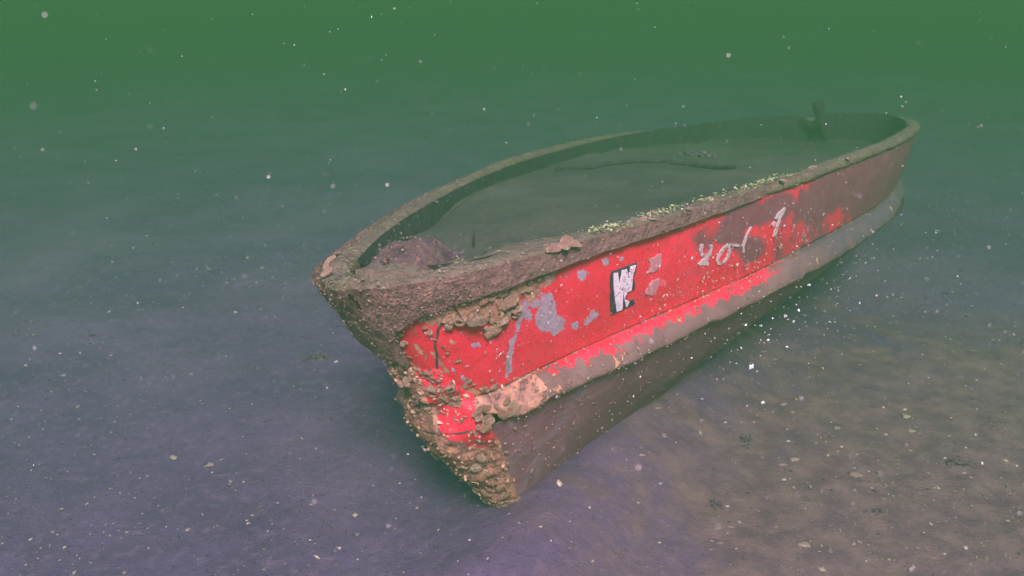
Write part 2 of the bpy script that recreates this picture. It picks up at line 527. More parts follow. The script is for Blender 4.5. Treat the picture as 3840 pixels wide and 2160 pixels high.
# ---- gunwale: a thick rounded rim all the way round, roughened by growth
def ring(off, dz):
    base = line_rim(U)
    near = off
    if off < 0:                               # on the near side the top widens into a crusted shelf towards the bow
        near = off * (1 + 1.5 * SM(3.82, 4.05, base[:, 0]) * SM(L, L - .2, base[:, 0]))
    return np.concatenate([out(base, near, dz), mirror(out(base, off, dz))[::-1][1:-1]], 0)
prof = [(-.046, -.060), (-.052, -.012), (-.046, .006), (-.030, .014), (-.010, .015), (.004, .011), (.011, .003), (.012, -.006), (.008, -.013), (.000, -.016)]
fine = []
for i in range(len(prof) - 1):
    for t in (0, .5):
        fine.append((prof[i][0] * (1 - t) + prof[i + 1][0] * t, prof[i][1] * (1 - t) + prof[i + 1][1] * t))
fine.append(prof[-1])
R = np.stack([ring(a, b) for a, b in fine], 1)
nr, npf = R.shape[:2]
Rn = normals(R)
amp = 0.005 + 0.009 * SM(3.3, 4.3, R[..., 0])
R = R + np.stack([fbm(R * 11 + 3 * k, 4, 20 + k) for k in range(3)], -1) * amp[..., None] * np.array([.5, .9, .9])
R[..., 2] += 0.012 * np.clip(fbm(R * 5, 3, 31), 0, 1) * SM(2.4, 3.8, R[..., 0])
R[..., 2] += 0.010 * fbm(R * 1.6, 2, 41) + 0.008 * np.clip(fbm(R * 22, 3, 43), 0, 1)
f = grid_faces(nr, npf, True)
wrap = np.array([[(nr - 1) * npf + j, (nr - 1) * npf + j + 1, j + 1, j] for j in range(npf - 1)])
gunwale = mesh_obj("gunwale", R.reshape(-1, 3), np.concatenate([f, wrap]), M['rim'], boat)

# ---- inner liner down to the silt
def liner(side):
    Pi = panel(U, np.linspace(1.03, -0.15, 10))
    n_ = normals(Pi)
    if n_[..., 1].mean() < 0:
        n_ = -n_
    off_ = np.linspace(.055, .045, 10)[None, :, None]
    Pi = Pi - n_ * off_ * np.clip(Pi[..., 1:2] / .08, 0, 1)
    Pi[..., 0] += .06 * SM(.35, .0, Pi[..., 0]) - .05 * SM(L - .5, L, Pi[..., 0])
    if side < 0:
        Pi = mirror(Pi)
    return mesh_obj("inner_liner", Pi.reshape(-1, 3), grid_faces(NU, 10, side > 0), M['liner'], boat)
liner(1); liner(-1)

# ---- crusted collar over the bow, standing proud of the red side
def collar(side, vlow):
    uu = np.concatenate([np.linspace(.60, .90, 90), np.linspace(.90, 1, 110)[1:]])
    nv = 36
    vl = np.interp(uu, *zip(*vlow))
    Pf = panel(uu, np.linspace(0, 1.12, 300))
    rows = []
    for i, u0 in enumerate(uu):
        q = np.linspace(vl[i], 1.10, nv)
        rows.append(np.stack([np.interp(q, np.linspace(0, 1.12, 300), Pf[i, :, c]) for c in range(3)], -1))
    P = np.array(rows)
    n = -normals(P) if False else normals(P)
    if n[..., 1].mean() < 0:
        n = -n
    n[-1, :, 1] = 0
    w = SM(0, .30, np.linspace(0, 1, nv))[None] * SM(.60, .70, uu)[:, None]
    w = np.clip(np.linspace(0, 1, nv) / .12, 0, 1)[None] ** .5 * SM(.60, .72, uu)[:, None]
    d = (0.024 + 0.012 * fbm(P * 7, 4, 51 + side) + 0.006 * fbm(P * 26, 3, 57)) * w - 0.003
    P = P + n * d[..., None]
    if side < 0:
        P = mirror(P)
    return mesh_obj("bow_collar", P.reshape(-1, 3), grid_faces(len(uu), nv, side < 0), M['cap'], boat)
collar(1, [(0.6068, 0.964), (0.7993, 0.920), (0.8745, 0.865), (0.9187, 0.839), (0.9558, 0.765), (0.9800, 0.686), (0.9910, 0.582), (0.9958, 0.427), (0.9972, 0.368), (1.0, .33)])
collar(-1, [(.60, .97), (.80, .85), (.90, .55), (.96, .36), (1.0, .33)])

# ---- crusted foredeck filling the bow between the rims
fd_u = np.linspace(.87, .999, 70)
fd_q = np.linspace(-.55, .98, 60)
fr = out(line_rim(U), -.004)
fx = np.interp(fd_u, U, fr[:, 0]); fw = np.interp(fd_u, U, fr[:, 1]); fz = np.interp(fd_u, U, fr[:, 2])
FD = np.stack([np.repeat(fx[:, None], 60, 1) - .10 * (1 - np.abs(fd_q[None])) * SM(.93, .885, fd_u)[:, None], fw[:, None] * fd_q[None], np.repeat(fz[:, None], 60, 1) + .012], -1)
FD[..., 2] += .020 * (1 - fd_q[None] ** 2) - .11 * SM(.915, .885, fd_u)[:, None] - .10 * SM(-.20, -.55, fd_q)[None] * SM(1.0, .97, fd_u)[:, None]
FD[..., 2] += .018 * fbm(FD * 9, 4, 58) + .008 * fbm(FD * 30, 3, 59)
FD[..., 2] += .006 - .030 * SM(.75, .98, fd_q)[None] - .030 * SM(.965, .999, fd_u)[:, None]      # edges tuck under the rim
mesh_obj("foredeck", FD.reshape(-1, 3), grid_faces(70, 60, False), M['rim'], boat)

# ---- growth mound on the bow
def mound(cx, cy, rx, ry, h, yaw, seed):
    nu_, nv_ = 90, 40
    a = np.linspace(0, 2 * np.pi, nu_, endpoint=False)
    r = np.linspace(0, 1, nv_)
    A, Rr = np.meshgrid(a, r, indexing='ij')
    x, y = Rr * np.cos(A) * rx, Rr * np.sin(A) * ry
    xr, yr = x * math.cos(yaw) - y * math.sin(yaw), x * math.sin(yaw) + y * math.cos(yaw)
    z = h * (1 - Rr ** 2) ** 1.0
    P = np.stack([cx + xr, cy + yr, np.full_like(x, .825) + z], -1)
    k = (1 - Rr ** 4)[..., None]
    P = P + k * np.stack([fbm(P * 9 + 7 * c, 5, seed + c) for c in range(3)], -1) * np.array([.035, .035, .055])
    P[..., 2] -= 0.05 * Rr ** 6
    f = grid_faces(nu_, nv_, True)
    wrap = np.array([[j, j + 1, (nu_ - 1) * nv_ + j + 1, (nu_ - 1) * nv_ + j] for j in range(nv_ - 1)])
    return mesh_obj("growth_mound", P.reshape(-1, 3), np.concatenate([f, wrap]), M['mound'], boat)
mound(L - .18, .01, .155, .115, .070, 0.15, 61)

# ---- stem band: crusted strip down the stem, standing proud of the side
def stem_band(side):
    u0 = [(0, .936), (.36, .9316), (.86, .915), (1.0, .918), (1.30, .950), (1.45, .958), (1.62, .962)]
    vv = np.linspace(0.0, 1.50, 90)
    tt = np.linspace(0, 1, 40)
    P = []
    lo_v = np.linspace(0, 1, 300)
    for v_ in vv:
        us = np.interp(v_, *zip(*u0))
        uq = us + (1 - us) * tt
        if v_ <= 1:
            row = lower(uq, np.array([v_]))[:, 0]
        else:
            k = v_ - 1
            if k < .16:
                a, b = lower(uq, np.array([1.]))[:, 0], panel(uq, np.array([0.]))[:, 0]
                row = a + (b - a) * (k / .16)
            else:
                row = panel(uq, np.array([k - .16]))[:, 0]
        P.append(row)
    P = np.array(P).transpose(1, 0, 2)
    n = normals(P)
    if n[..., 1].mean() < 0:
        n = -n
    n[-1, :, 1] = 0
    edge = np.clip(tt / .08, 0, 1)[:, None] ** .5 * np.clip((1.50 - vv) / .06, 0, 1)[None] ** .5
    d = (0.014 + 0.016 * fbm(P * 12, 4, 71) + 0.010 * np.clip(fbm(P * 30, 3, 77), -1, 1)) * edge
    d = d + 0.022 * np.clip(fbm(np.stack([0 * P[..., 2], 0 * P[..., 2], P[..., 2] * 16], -1), 2, 79), 0, 1) * SM(.4, 1, tt)[:, None]
    P = P + n * d[..., None]
    if side < 0:
        P = mirror(P)
    o = mesh_obj("stem_band", P.reshape(-1, 3), grid_faces(len(tt), len(vv), side > 0), M['hull'] if side > 0 else M['stem'], boat)
    if side > 0:
        T, W_ = np.meshgrid(tt, vv, indexing='ij')
        redm = SM(.96, 1.08, W_) * 0.80 * SM(1.0, .8, T) + SM(.78, .96, W_) * .5 * SM(.9, .4, T)
        set_attr(o, "flake", 0 * T + .05); set_attr(o, "crust", 0.70 - redm * .75); set_attr(o, "silt", 0 * T); set_attr(o, "red", 0.15 + redm)
    return o
stem_band(1); stem_band(-1)

# ---- lettering and stickers on the red side (each a thin film a few millimetres proud)
Pd_n = normals(Pp_d)
if Pd_n[..., 1].mean() < 0:
    Pd_n = -Pd_n
def on_panel(uv, off):
    """points on the dented side itself, off metres proud of it"""
    P = []
    for (u_, v_) in uv:
        fu, fv = min(max(u_, 0), .9999) * (NU - 1), min(max(v_, 0), .9999) * (NVP - 1)
        i, j = int(fu), int(fv)
        a, b = fu - i, fv - j
        q = lambda G: G[i, j] * (1 - a) * (1 - b) + G[i + 1, j] * a * (1 - b) + G[i, j + 1] * (1 - a) * b + G[i + 1, j + 1] * a * b
        P.append(q(Pp_d) + q(Pd_n) * off)
    return np.array(P)

def film(name, uv, off, mat, label=None):
    from mathutils.geometry import tessellate_polygon
    tri = tessellate_polygon([[Vector((a * 4.5, b * .30, 0)) for a, b in uv]])
    top, bot = on_panel(uv, off), on_panel(uv, off - .004)
    n = len(uv)
    faces = [t for t in tri]
    # orient outwards
    v = np.concatenate([top, bot])
    ff = []
    for t in faces:
        nn = np.cross(top[t[1]] - top[t[0]], top[t[2]] - top[t[0]])
        ff.append(t if nn[1] > 0 else t[::-1])
    ff += [(i, (i + 1) % n, n + (i + 1) % n, n + i) for i in range(n)]
    o = mesh_obj(name, v, ff, mat, hull, smooth=False)
    if label:
        o["label"] = label
    return o

def jag(uv, amt=.0012, seed=0, sub=4):
    """ragged outline: subdivide and jitter"""
    r = random.Random(seed)
    o_ = []
    for i in range(len(uv)):
        a, b = uv[i], uv[(i + 1) % len(uv)]
        for k in range(sub):
            t = k / sub
            o_.append((a[0] + (b[0] - a[0]) * t + r.gauss(0, amt * .5) * (k > 0), a[1] + (b[1] - a[1]) * t + r.gauss(0, amt * 9) * (k > 0)))
    return o_

OFF = 0.0045
plate = [(0.7753, 0.688), (0.7566, 0.699), (0.7588, 0.593), (0.7606, 0.587), (0.7602, 0.488), (0.7611, 0.412), (0.7642, 0.425), (0.7659, 0.418), (0.7687, 0.363), (0.7664, 0.312), (0.7624, 0.300), (0.7619, 0.250), (0.7815, 0.238), (0.7804, 0.382), (0.7786, 0.538), (0.7768, 0.650)]
white = [(0.7749, 0.675), (0.7718, 0.668), (0.7722, 0.531), (0.7687, 0.675), (0.7651, 0.675), (0.7651, 0.576), (0.7619, 0.688), (0.7579, 0.682), (0.7611, 0.593), (0.7638, 0.425), (0.7669, 0.425), (0.7699, 0.363), (0.7664, 0.312), (0.7682, 0.263), (0.7695, 0.263), (0.7705, 0.438), (0.7726, 0.250), (0.7772, 0.256), (0.7772, 0.418), (0.7763, 0.569)]
film("sticker", jag(plate, .0003, 3, 3), OFF, M['black'], "black backing of the torn letter sticker")
film("sticker_letter", jag(white, .0002, 4, 3), OFF + .002, M['white'], "white W shaped letter with dark specks")
film("sticker_residue", jag([(0.7472, 0.713), (0.7374, 0.694), (0.7397, 0.569), (0.7441, 0.525), (0.7504, 0.544), (0.7472, 0.619)], .0012, 5), OFF - .001, M['ghost'])
film("sticker_residue", jag([(0.7472, 0.432), (0.7410, 0.425), (0.7428, 0.338), (0.7464, 0.263), (0.7531, 0.306), (0.7508, 0.375)], .0012, 6), OFF - .001, M['ghost'])

def stroke(pts, w, seed):
    """ribbon along a polyline in (u, v); w in metres, uneven like brushed paint"""
    r = random.Random(seed)
    q = np.array([(a * 4.5, b * .30) for a, b in pts])
    res = []
    for i in range(len(q) - 1):
        for t in np.linspace(0, 1, 5)[: 5 if i == len(q) - 2 else 4]:
            res.append(q[i] * (1 - t) + q[i + 1] * t)
    q = np.array(res)
    t = np.gradient(q, axis=0)
    n = np.stack([-t[:, 1], t[:, 0]], -1)
    n /= np.linalg.norm(n, axis=1, keepdims=True) + 1e-9
    wa = np.array([w * r.uniform(.55, 1.15) for _ in q]) / 2
    wb = np.array([w * r.uniform(.55, 1.15) for _ in q]) / 2
    poly = np.concatenate([q + n * wa[:, None], (q - n * wb[:, None])[::-1]])
    return [(a / 4.5, b / .30) for a, b in poly]

def glyph(strokes, w, label, seed):
    vs, fs = [], []
    for k, st in enumerate(strokes):
        uv = stroke(st, w, seed + k)
        P, B = on_panel(uv, OFF - .001 + .0006 * k), on_panel(uv, OFF - .007)
        n = len(uv) // 2
        b0 = len(vs)
        vs += list(P) + list(B)
        m = len(uv)
        for i in range(n - 1):
            q = (i, i + 1, 2 * n - 2 - i, 2 * n - 1 - i)
            nn = np.cross(P[q[1]] - P[q[0]], P[q[3]] - P[q[0]])
            q = q if nn[1] > 0 else q[::-1]
            fs.append(tuple(b0 + x for x in q))
        fs += [(b0 + i, b0 + (i + 1) % m, b0 + m + (i + 1) % m, b0 + m + i) for i in range(m)]
    o = mesh_obj("painted_character", vs, fs, M['letter'], hull, smooth=False)
    o["label"] = label
glyph([[(0.7061, 0.644), (0.7080, 0.582), (0.7075, 0.513), (0.7013, 0.481)], [(0.6995, 0.600), (0.7013, 0.481), (0.7039, 0.456), (0.7102, 0.412)], [(0.7034, 0.456), (0.7057, 0.393), (0.7026, 0.375)]], .012, "worn brushed figure 4", 1)
glyph([[(0.6858, 0.531), (0.6916, 0.475), (0.6950, 0.382), (0.6946, 0.325)], [(0.6946, 0.325), (0.6893, 0.325), (0.6862, 0.382), (0.6849, 0.462), (0.6864, 0.522)], [(0.6845, 0.519), (0.6765, 0.456)]], .0105, "worn brushed figure 0 with a tail", 11)
glyph([[(0.6654, 0.639), (0.6700, 0.556), (0.6734, 0.432), (0.6730, 0.344)]], .0085, "worn brushed slash stroke", 21)
glyph([[(0.6336, 0.725), (0.6393, 0.600), (0.6424, 0.481), (0.6447, 0.387)], [(0.6344, 0.719), (0.6406, 0.663), (0.6432, 0.619)], [(0.6438, 0.582), (0.6469, 0.544)]], .013, "worn brushed figure 1", 31)

# ---- open seams round the front of the side (dark gaps where the laminate has parted)
def seam(pts, w):
    q = np.array(pts)
    t = np.linspace(0, 1, len(q)); tf = np.linspace(0, 1, 40)
    uv = [(np.interp(x, t, q[:, 0]) + .0006 * math.sin(x * 37), np.interp(x, t, q[:, 1]) + .006 * math.sin(x * 23)) for x in tf]
    C_ = on_panel(uv, .0015)
    N_ = (on_panel(uv, .01) - C_) / .0085
    T_ = np.gradient(C_, axis=0); T_ /= np.linalg.norm(T_, axis=1, keepdims=True)
    S_ = np.cross(T_, N_)
    ww = w * (.6 + .5 * vnoise(np.stack([tf * 14, 0 * tf, 0 * tf], -1), 5))[:, None]
    V_ = np.stack([C_ - S_ * ww - N_ * .002, C_ - S_ * ww * .5 + N_ * .002, C_ + S_ * ww * .5 + N_ * .002, C_ + S_ * ww - N_ * .002], 1)
    mesh_obj("open_seam", V_.reshape(-1, 3), grid_faces(40, 4, False), M['seam'], hull)
seam([(0.9225, 0.745), (0.9336, 0.680), (0.9485, 0.524), (0.9627, 0.311), (0.9578, 0.149), (0.9562, 0.021)], .0036)
seam([(0.9627, 0.311), (0.9727, 0.323), (0.9910, 0.299), (0.9988, 0.299)], .0030)

# ---- silt filling the boat
su, sq = np.linspace(.02, .985, 260), np.linspace(-1, 1, 90)
rim_in = out(line_rim(U), -.06)
hx = np.interp(su, U, rim_in[:, 0]); hw = np.interp(su, U, rim_in[:, 1]); hz = np.interp(su, U, line_rim(U)[:, 2])
SX = np.repeat(hx[:, None], 90, 1)
SY = hw[:, None] * sq[None]
dep = 0.050 + 0.045 * SM(3.6, .2, SX) + .02 * SM(.5, .0, np.abs(sq))[None]
SZ = np.repeat(hz[:, None], 90, 1) - dep - .06 * SY          # lies level while the boat heels
Sg = np.stack([SX, SY, SZ], -1)
Sg[..., 2] += 0.035 * fbm(Sg * np.array([2.2, 2.2, 0]), 3, 81) + 0.012 * fbm(Sg * np.array([9, 9, 0]), 3, 84) - 0.025 * SM(.85, 1, np.abs(sq))[None]
def boat_silt_z(x, y):
    d = (Sg[..., 0] - x) ** 2 + (Sg[..., 1] - y) ** 2
    return float(Sg[..., 2].ravel()[d.argmin()])
silt = mesh_obj("silt", Sg.reshape(-1, 3), grid_faces(260, 90, False), M['boat_silt'])
silt.matrix_world = Matrix.Translation((BX, BY, 0)) @ Euler((BROL, BPIT, BYAW)).to_matrix().to_4x4()
tag(silt, "smooth olive silt filling the inside of the sunken boat", kind="structure")
BM = np.array(silt.matrix_world)
def to_world(p):
    p = np.asarray(p, float)
    return p @ BM[:3, :3].T + BM[:3, 3]

# ------------------------------------------------------------------ encrusting shells on the boat (parts of the boat)
def ico(sub):
    import bmesh
    bm = bmesh.new()
    bmesh.ops.create_icosphere(bm, subdivisions=sub, radius=1)
    v = np.array([tuple(x.co) for x in bm.verts]); f = [tuple(y.index for y in x.verts) for x in bm.faces]
    bm.free()
    return v, f
IV1, IF1 = ico(1)
IV2, IF2 = ico(2)
IV3, IF3 = ico(3)
shell_meshes = []
def shell_mesh(v, f):
    me = bpy.data.meshes.new("oyster_shell")
    me.from_pydata(np.asarray(v).tolist(), [], [tuple(map(int, x)) for x in f])
    me.polygons.foreach_set("use_smooth", [True] * len(me.polygons))
    me.materials.append(M['shell'])
    shell_meshes.append(me)

def polar(prof_r, prof_z, k, rough=.35, n=18, squash=.7):
    """a shell from rings: uneven outline, ridges, a centre point"""
    th = np.linspace(0, 2 * np.pi, n, endpoint=False)
    rr = 1 + rough * fbm(np.stack([np.cos(th) * 1.7 + 8 * k, np.sin(th) * 1.7, 0 * th], -1), 3, 140 + k)
    V_, F_ = [], []
    for r_, z_ in zip(prof_r, prof_z):
        zz = z_ + .11 * r_ * fbm(np.stack([np.cos(th) * 3, np.sin(th) * 3, 0 * th + r_ * 4 + k], -1), 2, 160 + k)
        V_.append(np.stack([r_ * rr * np.cos(th), squash * r_ * rr * np.sin(th), zz], -1))
    V_ = np.concatenate(V_ + [np.array([[0, 0, prof_z[0] + .02]])])
    m_ = len(prof_r)
    for i in range(m_ - 1):
        for j in range(n):
            F_.append((i * n + j, (i + 1) * n + j, (i + 1) * n + (j + 1) % n, i * n + (j + 1) % n))
    for j in range(n):
        F_.append((m_ * n, j, (j + 1) % n))
    return V_, F_

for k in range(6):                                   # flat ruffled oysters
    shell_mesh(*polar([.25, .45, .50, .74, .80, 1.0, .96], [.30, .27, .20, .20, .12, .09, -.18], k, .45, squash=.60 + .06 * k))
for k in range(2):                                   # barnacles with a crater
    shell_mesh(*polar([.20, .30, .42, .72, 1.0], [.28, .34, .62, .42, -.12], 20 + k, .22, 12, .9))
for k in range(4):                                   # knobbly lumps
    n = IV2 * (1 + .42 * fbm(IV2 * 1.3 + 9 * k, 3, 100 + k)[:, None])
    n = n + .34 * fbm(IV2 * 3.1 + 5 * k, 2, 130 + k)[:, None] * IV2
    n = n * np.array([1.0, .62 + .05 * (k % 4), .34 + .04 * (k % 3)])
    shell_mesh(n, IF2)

n_shell = 0
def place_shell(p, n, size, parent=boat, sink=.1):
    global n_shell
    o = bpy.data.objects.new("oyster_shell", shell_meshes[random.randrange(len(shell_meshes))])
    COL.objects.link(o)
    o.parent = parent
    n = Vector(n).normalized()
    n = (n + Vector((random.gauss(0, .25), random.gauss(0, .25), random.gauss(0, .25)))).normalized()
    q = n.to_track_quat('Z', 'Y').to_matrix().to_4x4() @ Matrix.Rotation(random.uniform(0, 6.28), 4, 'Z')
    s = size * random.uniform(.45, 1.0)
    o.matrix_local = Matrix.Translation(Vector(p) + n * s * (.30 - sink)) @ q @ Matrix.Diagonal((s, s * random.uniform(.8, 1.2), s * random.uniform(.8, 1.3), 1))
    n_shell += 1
    return o

def pnorm(u_, v_, fn=panel):
    e = 2e-3
    ua = min(max(u_, e), 1 - e)
    q = fn(np.array([ua - e, ua, ua + e]), np.array([v_ - .01, v_, v_ + .01]))
    n = np.cross(q[2, 1] - q[0, 1], q[1, 2] - q[1, 0])
    n /= np.linalg.norm(n) + 1e-12
    if n[1] < 0:
        n = -n
    return fn(np.array([0, u_, 1.0]), np.array([v_]))[1, 0], n

def cluster(a, b, su_, sv_, count, size, fn=panel, off=0.004):
    for _ in range(count):
        t = random.random()
        u_ = a[0] + (b[0] - a[0]) * t + random.gauss(0, su_)
        v_ = a[1] + (b[1] - a[1]) * t + random.gauss(0, sv_)
        p, n = pnorm(min(u_, .999), min(v_, .98), fn)
        place_shell(p + n * off, n, size * random.uniform(.5, 1.25))

cluster((0.9211, 0.795), (0.8272, 0.885), .006, .035, 30, .014)            # band under the rim
cluster((0.8885, 0.716), (0.8384, 0.776), .008, .05, 28, .016)
cluster((0.8776, 0.596), (0.8516, 0.656), .006, .05, 12, .018)
for p_ in ((0.9176, 0.737), (0.9090, 0.730), (0.9025, 0.695), (0.9223, 0.695), (0.8740, 0.616), (0.8852, 0.547), (0.8397, 0.795), (0.8608, 0.735)):
    pp, nn = pnorm(*p_)
    place_shell(pp + nn * .004, nn, .026)
cluster((0.9657, 0.357), (0.9664, 0.100), .003, .03, 14, .012)
cluster((0.9457, 0.746), (0.9334, 0.348), .003, .03, 12, .009)
cluster((0.9813, 0.695), (0.9979, 0.248), .003, .03, 14, .010)
cluster((0.9396, 0.149), (0.9046, 0.020), .006, .03, 10, .011)
# stem edge and band
def stem_pt(z, side):
    """a point on the stem band at height z"""
    vz = (z + .05) / (np.interp(1.0, [0, 1], [-.05, line_knuckle(np.array([0, .97, 1]))[1, 2] - .125]) + .05)
    if vz <= 1:
        return pnorm(.93 + .069 * random.random() ** .6, vz, lower)
    return pnorm(.945 + .054 * random.random() ** .6, max(0, (z - .45) / .33), panel)
for _ in range(78):
    z = random.uniform(.0, .56)
    if .30 < z < .36 and random.random() < .7:
        continue
    p, n = stem_pt(z, 1)
    if random.random() < .35:
        p = p * np.array([1, -1, 1]); n = n * np.array([1, -1, 1])
    place_shell(p + n * .012, n, random.uniform(.009, .024))
for _ in range(16):                                                # along the leading edge
    z = random.uniform(.02, .54)
    xe = L - .54 + .60 * z / .82
    place_shell((xe + .005, random.gauss(-.01, .02), z), (1, -.4, -.1), random.uniform(.016, .028))
# front end of the spray rail
Kn = line_knuckle(U)
for _ in range(26):
    u_ = random.uniform(.885, .95)
    k = np.interp(u_, U, np.arange(NU)); kp = Kn[int(k)]
    place_shell(kp + np.array([.02, .02 + .02 * random.random(), -.02 - .05 * random.random()]), (.5, .8, .3), random.uniform(.010, .022))
# clump on the rim and scattered ones along it
Rm = line_rim(U)
def rim_shell(u_, size, across):
    i = int(np.interp(u_, U, np.arange(NU)))
    p = out(Rm, across, 0)[i] + np.array([0, 0, .014])
    place_shell(p, (0, .3, 1), size)
for _ in range(16):
    rim_shell(random.gauss(.811, .007), random.uniform(.012, .026), random.uniform(-.02, .03))
for u_ in (.774, .766, .750, .743, .737, .713, .695, .665, .640, .603, .567):
    rim_shell(u_ + random.gauss(0, .003), random.uniform(.012, .020), random.uniform(-.04, .02))
for _ in range(10):
    i = int(np.interp(random.uniform(.86, .97), U, np.arange(NU)))
    p = out(Rm, .0, 0)[i] * np.array([1, -1, 1]) + np.array([0, 0, .02])
    place_shell(p, (0, -.5, 1), random.uniform(.008, .018))
# sparse barnacles on the lower hull
for p_ in [(0.8786, 0.825), (0.8721, 0.764), (0.8836, 0.764), (0.8740, 0.655), (0.8950, 0.722), (0.9132, 0.764), (0.8859, 0.649), (0.8890, 0.941), (0.8759, 0.917), (0.8664, 0.819), (0.8144, 0.716), (0.8188, 0.674), (0.8167, 0.917), (0.8045, 0.868), (0.7951, 0.771), (0.7929, 0.644), (0.8890, 0.455), (0.8805, 0.576)]:
    pp, nn = pnorm(p_[0], p_[1], lower)
    place_shell(pp + nn * .004, nn, .0085)

# ------------------------------------------------------------------ small growth: bits too small to pick apart
def bits_mesh(name, pts, nrm, sizes, cols, mat, parent=None, flat=.45):
    """one mesh of small irregular lumps"""
    base = np.array([(1, 0, 0), (-1, 0, 0), (0, 1, 0), (0, -1, 0), (0, 0, 1), (0, 0, -1)], float)
    fb = np.array([(0, 2, 4), (2, 1, 4), (1, 3, 4), (3, 0, 4), (2, 0, 5), (1, 2, 5), (3, 1, 5), (0, 3, 5)])
    N = len(pts)
    nrm = nrm / (np.linalg.norm(nrm, axis=1, keepdims=True) + 1e-9)
    a = rng.normal(size=(N, 3))
    t = np.cross(nrm, a); t /= np.linalg.norm(t, axis=1, keepdims=True) + 1e-9
    b = np.cross(nrm, t)
    sc = rng.uniform(.5, 1.3, (N, 6, 3))
    fl_ = np.broadcast_to(np.asarray(flat, float), (N,))
    loc = base[None] * sc + rng.normal(0, .18, (N, 6, 3))
    loc = loc * sizes[:, None, None]
    loc[..., 2] *= fl_[:, None]
    loc[..., 1] *= rng.uniform(.45, 1.0, (N, 1))
    Vv = pts[:, None] + loc[..., 0:1] * t[:, None] + loc[..., 1:2] * b[:, None] + loc[..., 2:3] * nrm[:, None]
    F = (fb[None] + (np.arange(N) * 6)[:, None, None]).reshape(-1, 3)
    o = mesh_obj(name, Vv.reshape(-1, 3), F, mat, parent, smooth=False)
    set_color(o, "col", np.repeat(cols, 6, 0))
    return o

def pick(palette, n, jitter=.15):
    p = np.array(palette)[rng.integers(0, len(palette), n)]
    return np.clip(p * (1 + rng.normal(0, jitter, (n, 1))), 0, 1)

def surf_samples(o, n, weight=None):
    me = o.data
    co = np.zeros(len(me.vertices) * 3); me.vertices.foreach_get("co", co); co = co.reshape(-1, 3)
    no = np.zeros(len(me.vertices) * 3); me.vertices.foreach_get("normal", no); no = no.reshape(-1, 3)
    w = np.ones(len(co)) if weight is None else weight(co)
    i = rng.choice(len(co), n, p=w / w.sum())
    return co[i] + rng.normal(0, .006, (n, 3)) * .7, no[i]

parts_of_boat = {c.name: c for c in boat.children}
# rim growth, denser to the bow
p, n = surf_samples(gunwale, 3000, lambda c: np.clip(c[:, 0] - .3, .05, 5) ** 1.5 * (c[:, 1] > -9))
o = bits_mesh("rim_growth", p, n, rng.uniform(.002, .006, len(p)), pick([(.11, .085, .055), (.14, .105, .065), (.08, .065, .042), (.20, .135, .08), (.12, .11, .055)], len(p)), M['bits'], boat)
o["kind"] = "stuff"
# pale green algae flakes in patches along the near rim
ap = []
for c_, s_, k_ in ((.772, .006, 130), (.743, .0025, 34), (.730, .004, 62), (.718, .002, 24), (.702, .003, 26), (.683, .003, 22), (.665, .005, 50), (.647, .005, 84), (.630, .004, 40)):
    for _ in range(k_):
        i = int(np.clip(np.interp(random.gauss(c_, s_), U, np.arange(NU)), 0, NU - 1))
        ap.append(out(Rm, random.gauss(-.012, .016), 0)[i] + np.array([random.gauss(0, .006), 0, .019 + random.uniform(0, .008)]))
ap = np.array(ap)
o = bits_mesh("algae", ap, rng.normal(0, .35, ap.shape) + np.array([0, .2, 1]), rng.uniform(.002, .0058, len(ap)), pick([(.17, .19, .06), (.26, .27, .11), (.12, .13, .05), (.32, .27, .15)], len(ap)), M['bits'], boat, .2)
o["kind"] = "stuff"; o["label"] = "pale green algae flakes along the near rim"
# growth on the collar, mound and stem
pts, nrs, cl, sz = [], [], [], []
for c in list(boat.children):
    nm = c.name.split(".")[0]
    if nm in ("bow_collar", "growth_mound", "stem_band", "spray_rail"):
        cnt = {"bow_collar": 900, "growth_mound": 420, "stem_band": 420, "spray_rail": 700}[nm]
        wf = (lambda q: np.clip(q[:, 0] - 3.4, 0.01, 9) ** 1.5) if nm != 'spray_rail' else (lambda q: np.clip(q[:, 0] - 1.2, .02, 9) ** 2)
        p, n = surf_samples(c, cnt, wf)
        pts.append(p); nrs.append(n)
        pal = {"bow_collar": [(.13, .06, .052), (.16, .08, .06), (.08, .04, .038), (.26, .12, .08), (.12, .075, .05), (.19, .10, .07)],
               "growth_mound": [(.07, .028, .036), (.12, .06, .048), (.09, .06, .04), (.36, .13, .08), (.06, .028, .032)],
               "stem_band": [(.34, .15, .09), (.22, .095, .062), (.42, .21, .13), (.14, .06, .05)],
               "spray_rail": [(.24, .15, .09), (.16, .10, .065), (.34, .24, .15)]}[nm]
        cl.append(pick(pal, cnt)); sz.append(rng.uniform(.0012, .0045, cnt) if nm != "stem_band" else rng.uniform(.003, .010, cnt))
pts, nrs, cl, sz = (np.concatenate(q) for q in (pts, nrs, cl, sz))
o = bits_mesh("crust_growth", pts, nrs, sz, cl, M['bits'], boat, .6)
o["kind"] = "stuff"
# small orange specks on the lower hull
lu, lv = rng.beta(6, 1.6, 420) * .97, rng.uniform(.12, 1.0, 420)
q = [pnorm(min(a, .985), b, lower) for a, b in zip(lu, lv)]
p = np.array([x[0] + x[1] * .004 for x in q]); n = np.array([x[1] for x in q])
o = bits_mesh("barnacle_specks", p, n, np.minimum(rng.lognormal(-6.2, .45, len(p)), .006), pick([(.50, .24, .13), (.36, .16, .10), (.60, .36, .24), (.12, .05, .05)], len(p)), M['bits'], boat, .5)
o["kind"] = "stuff"
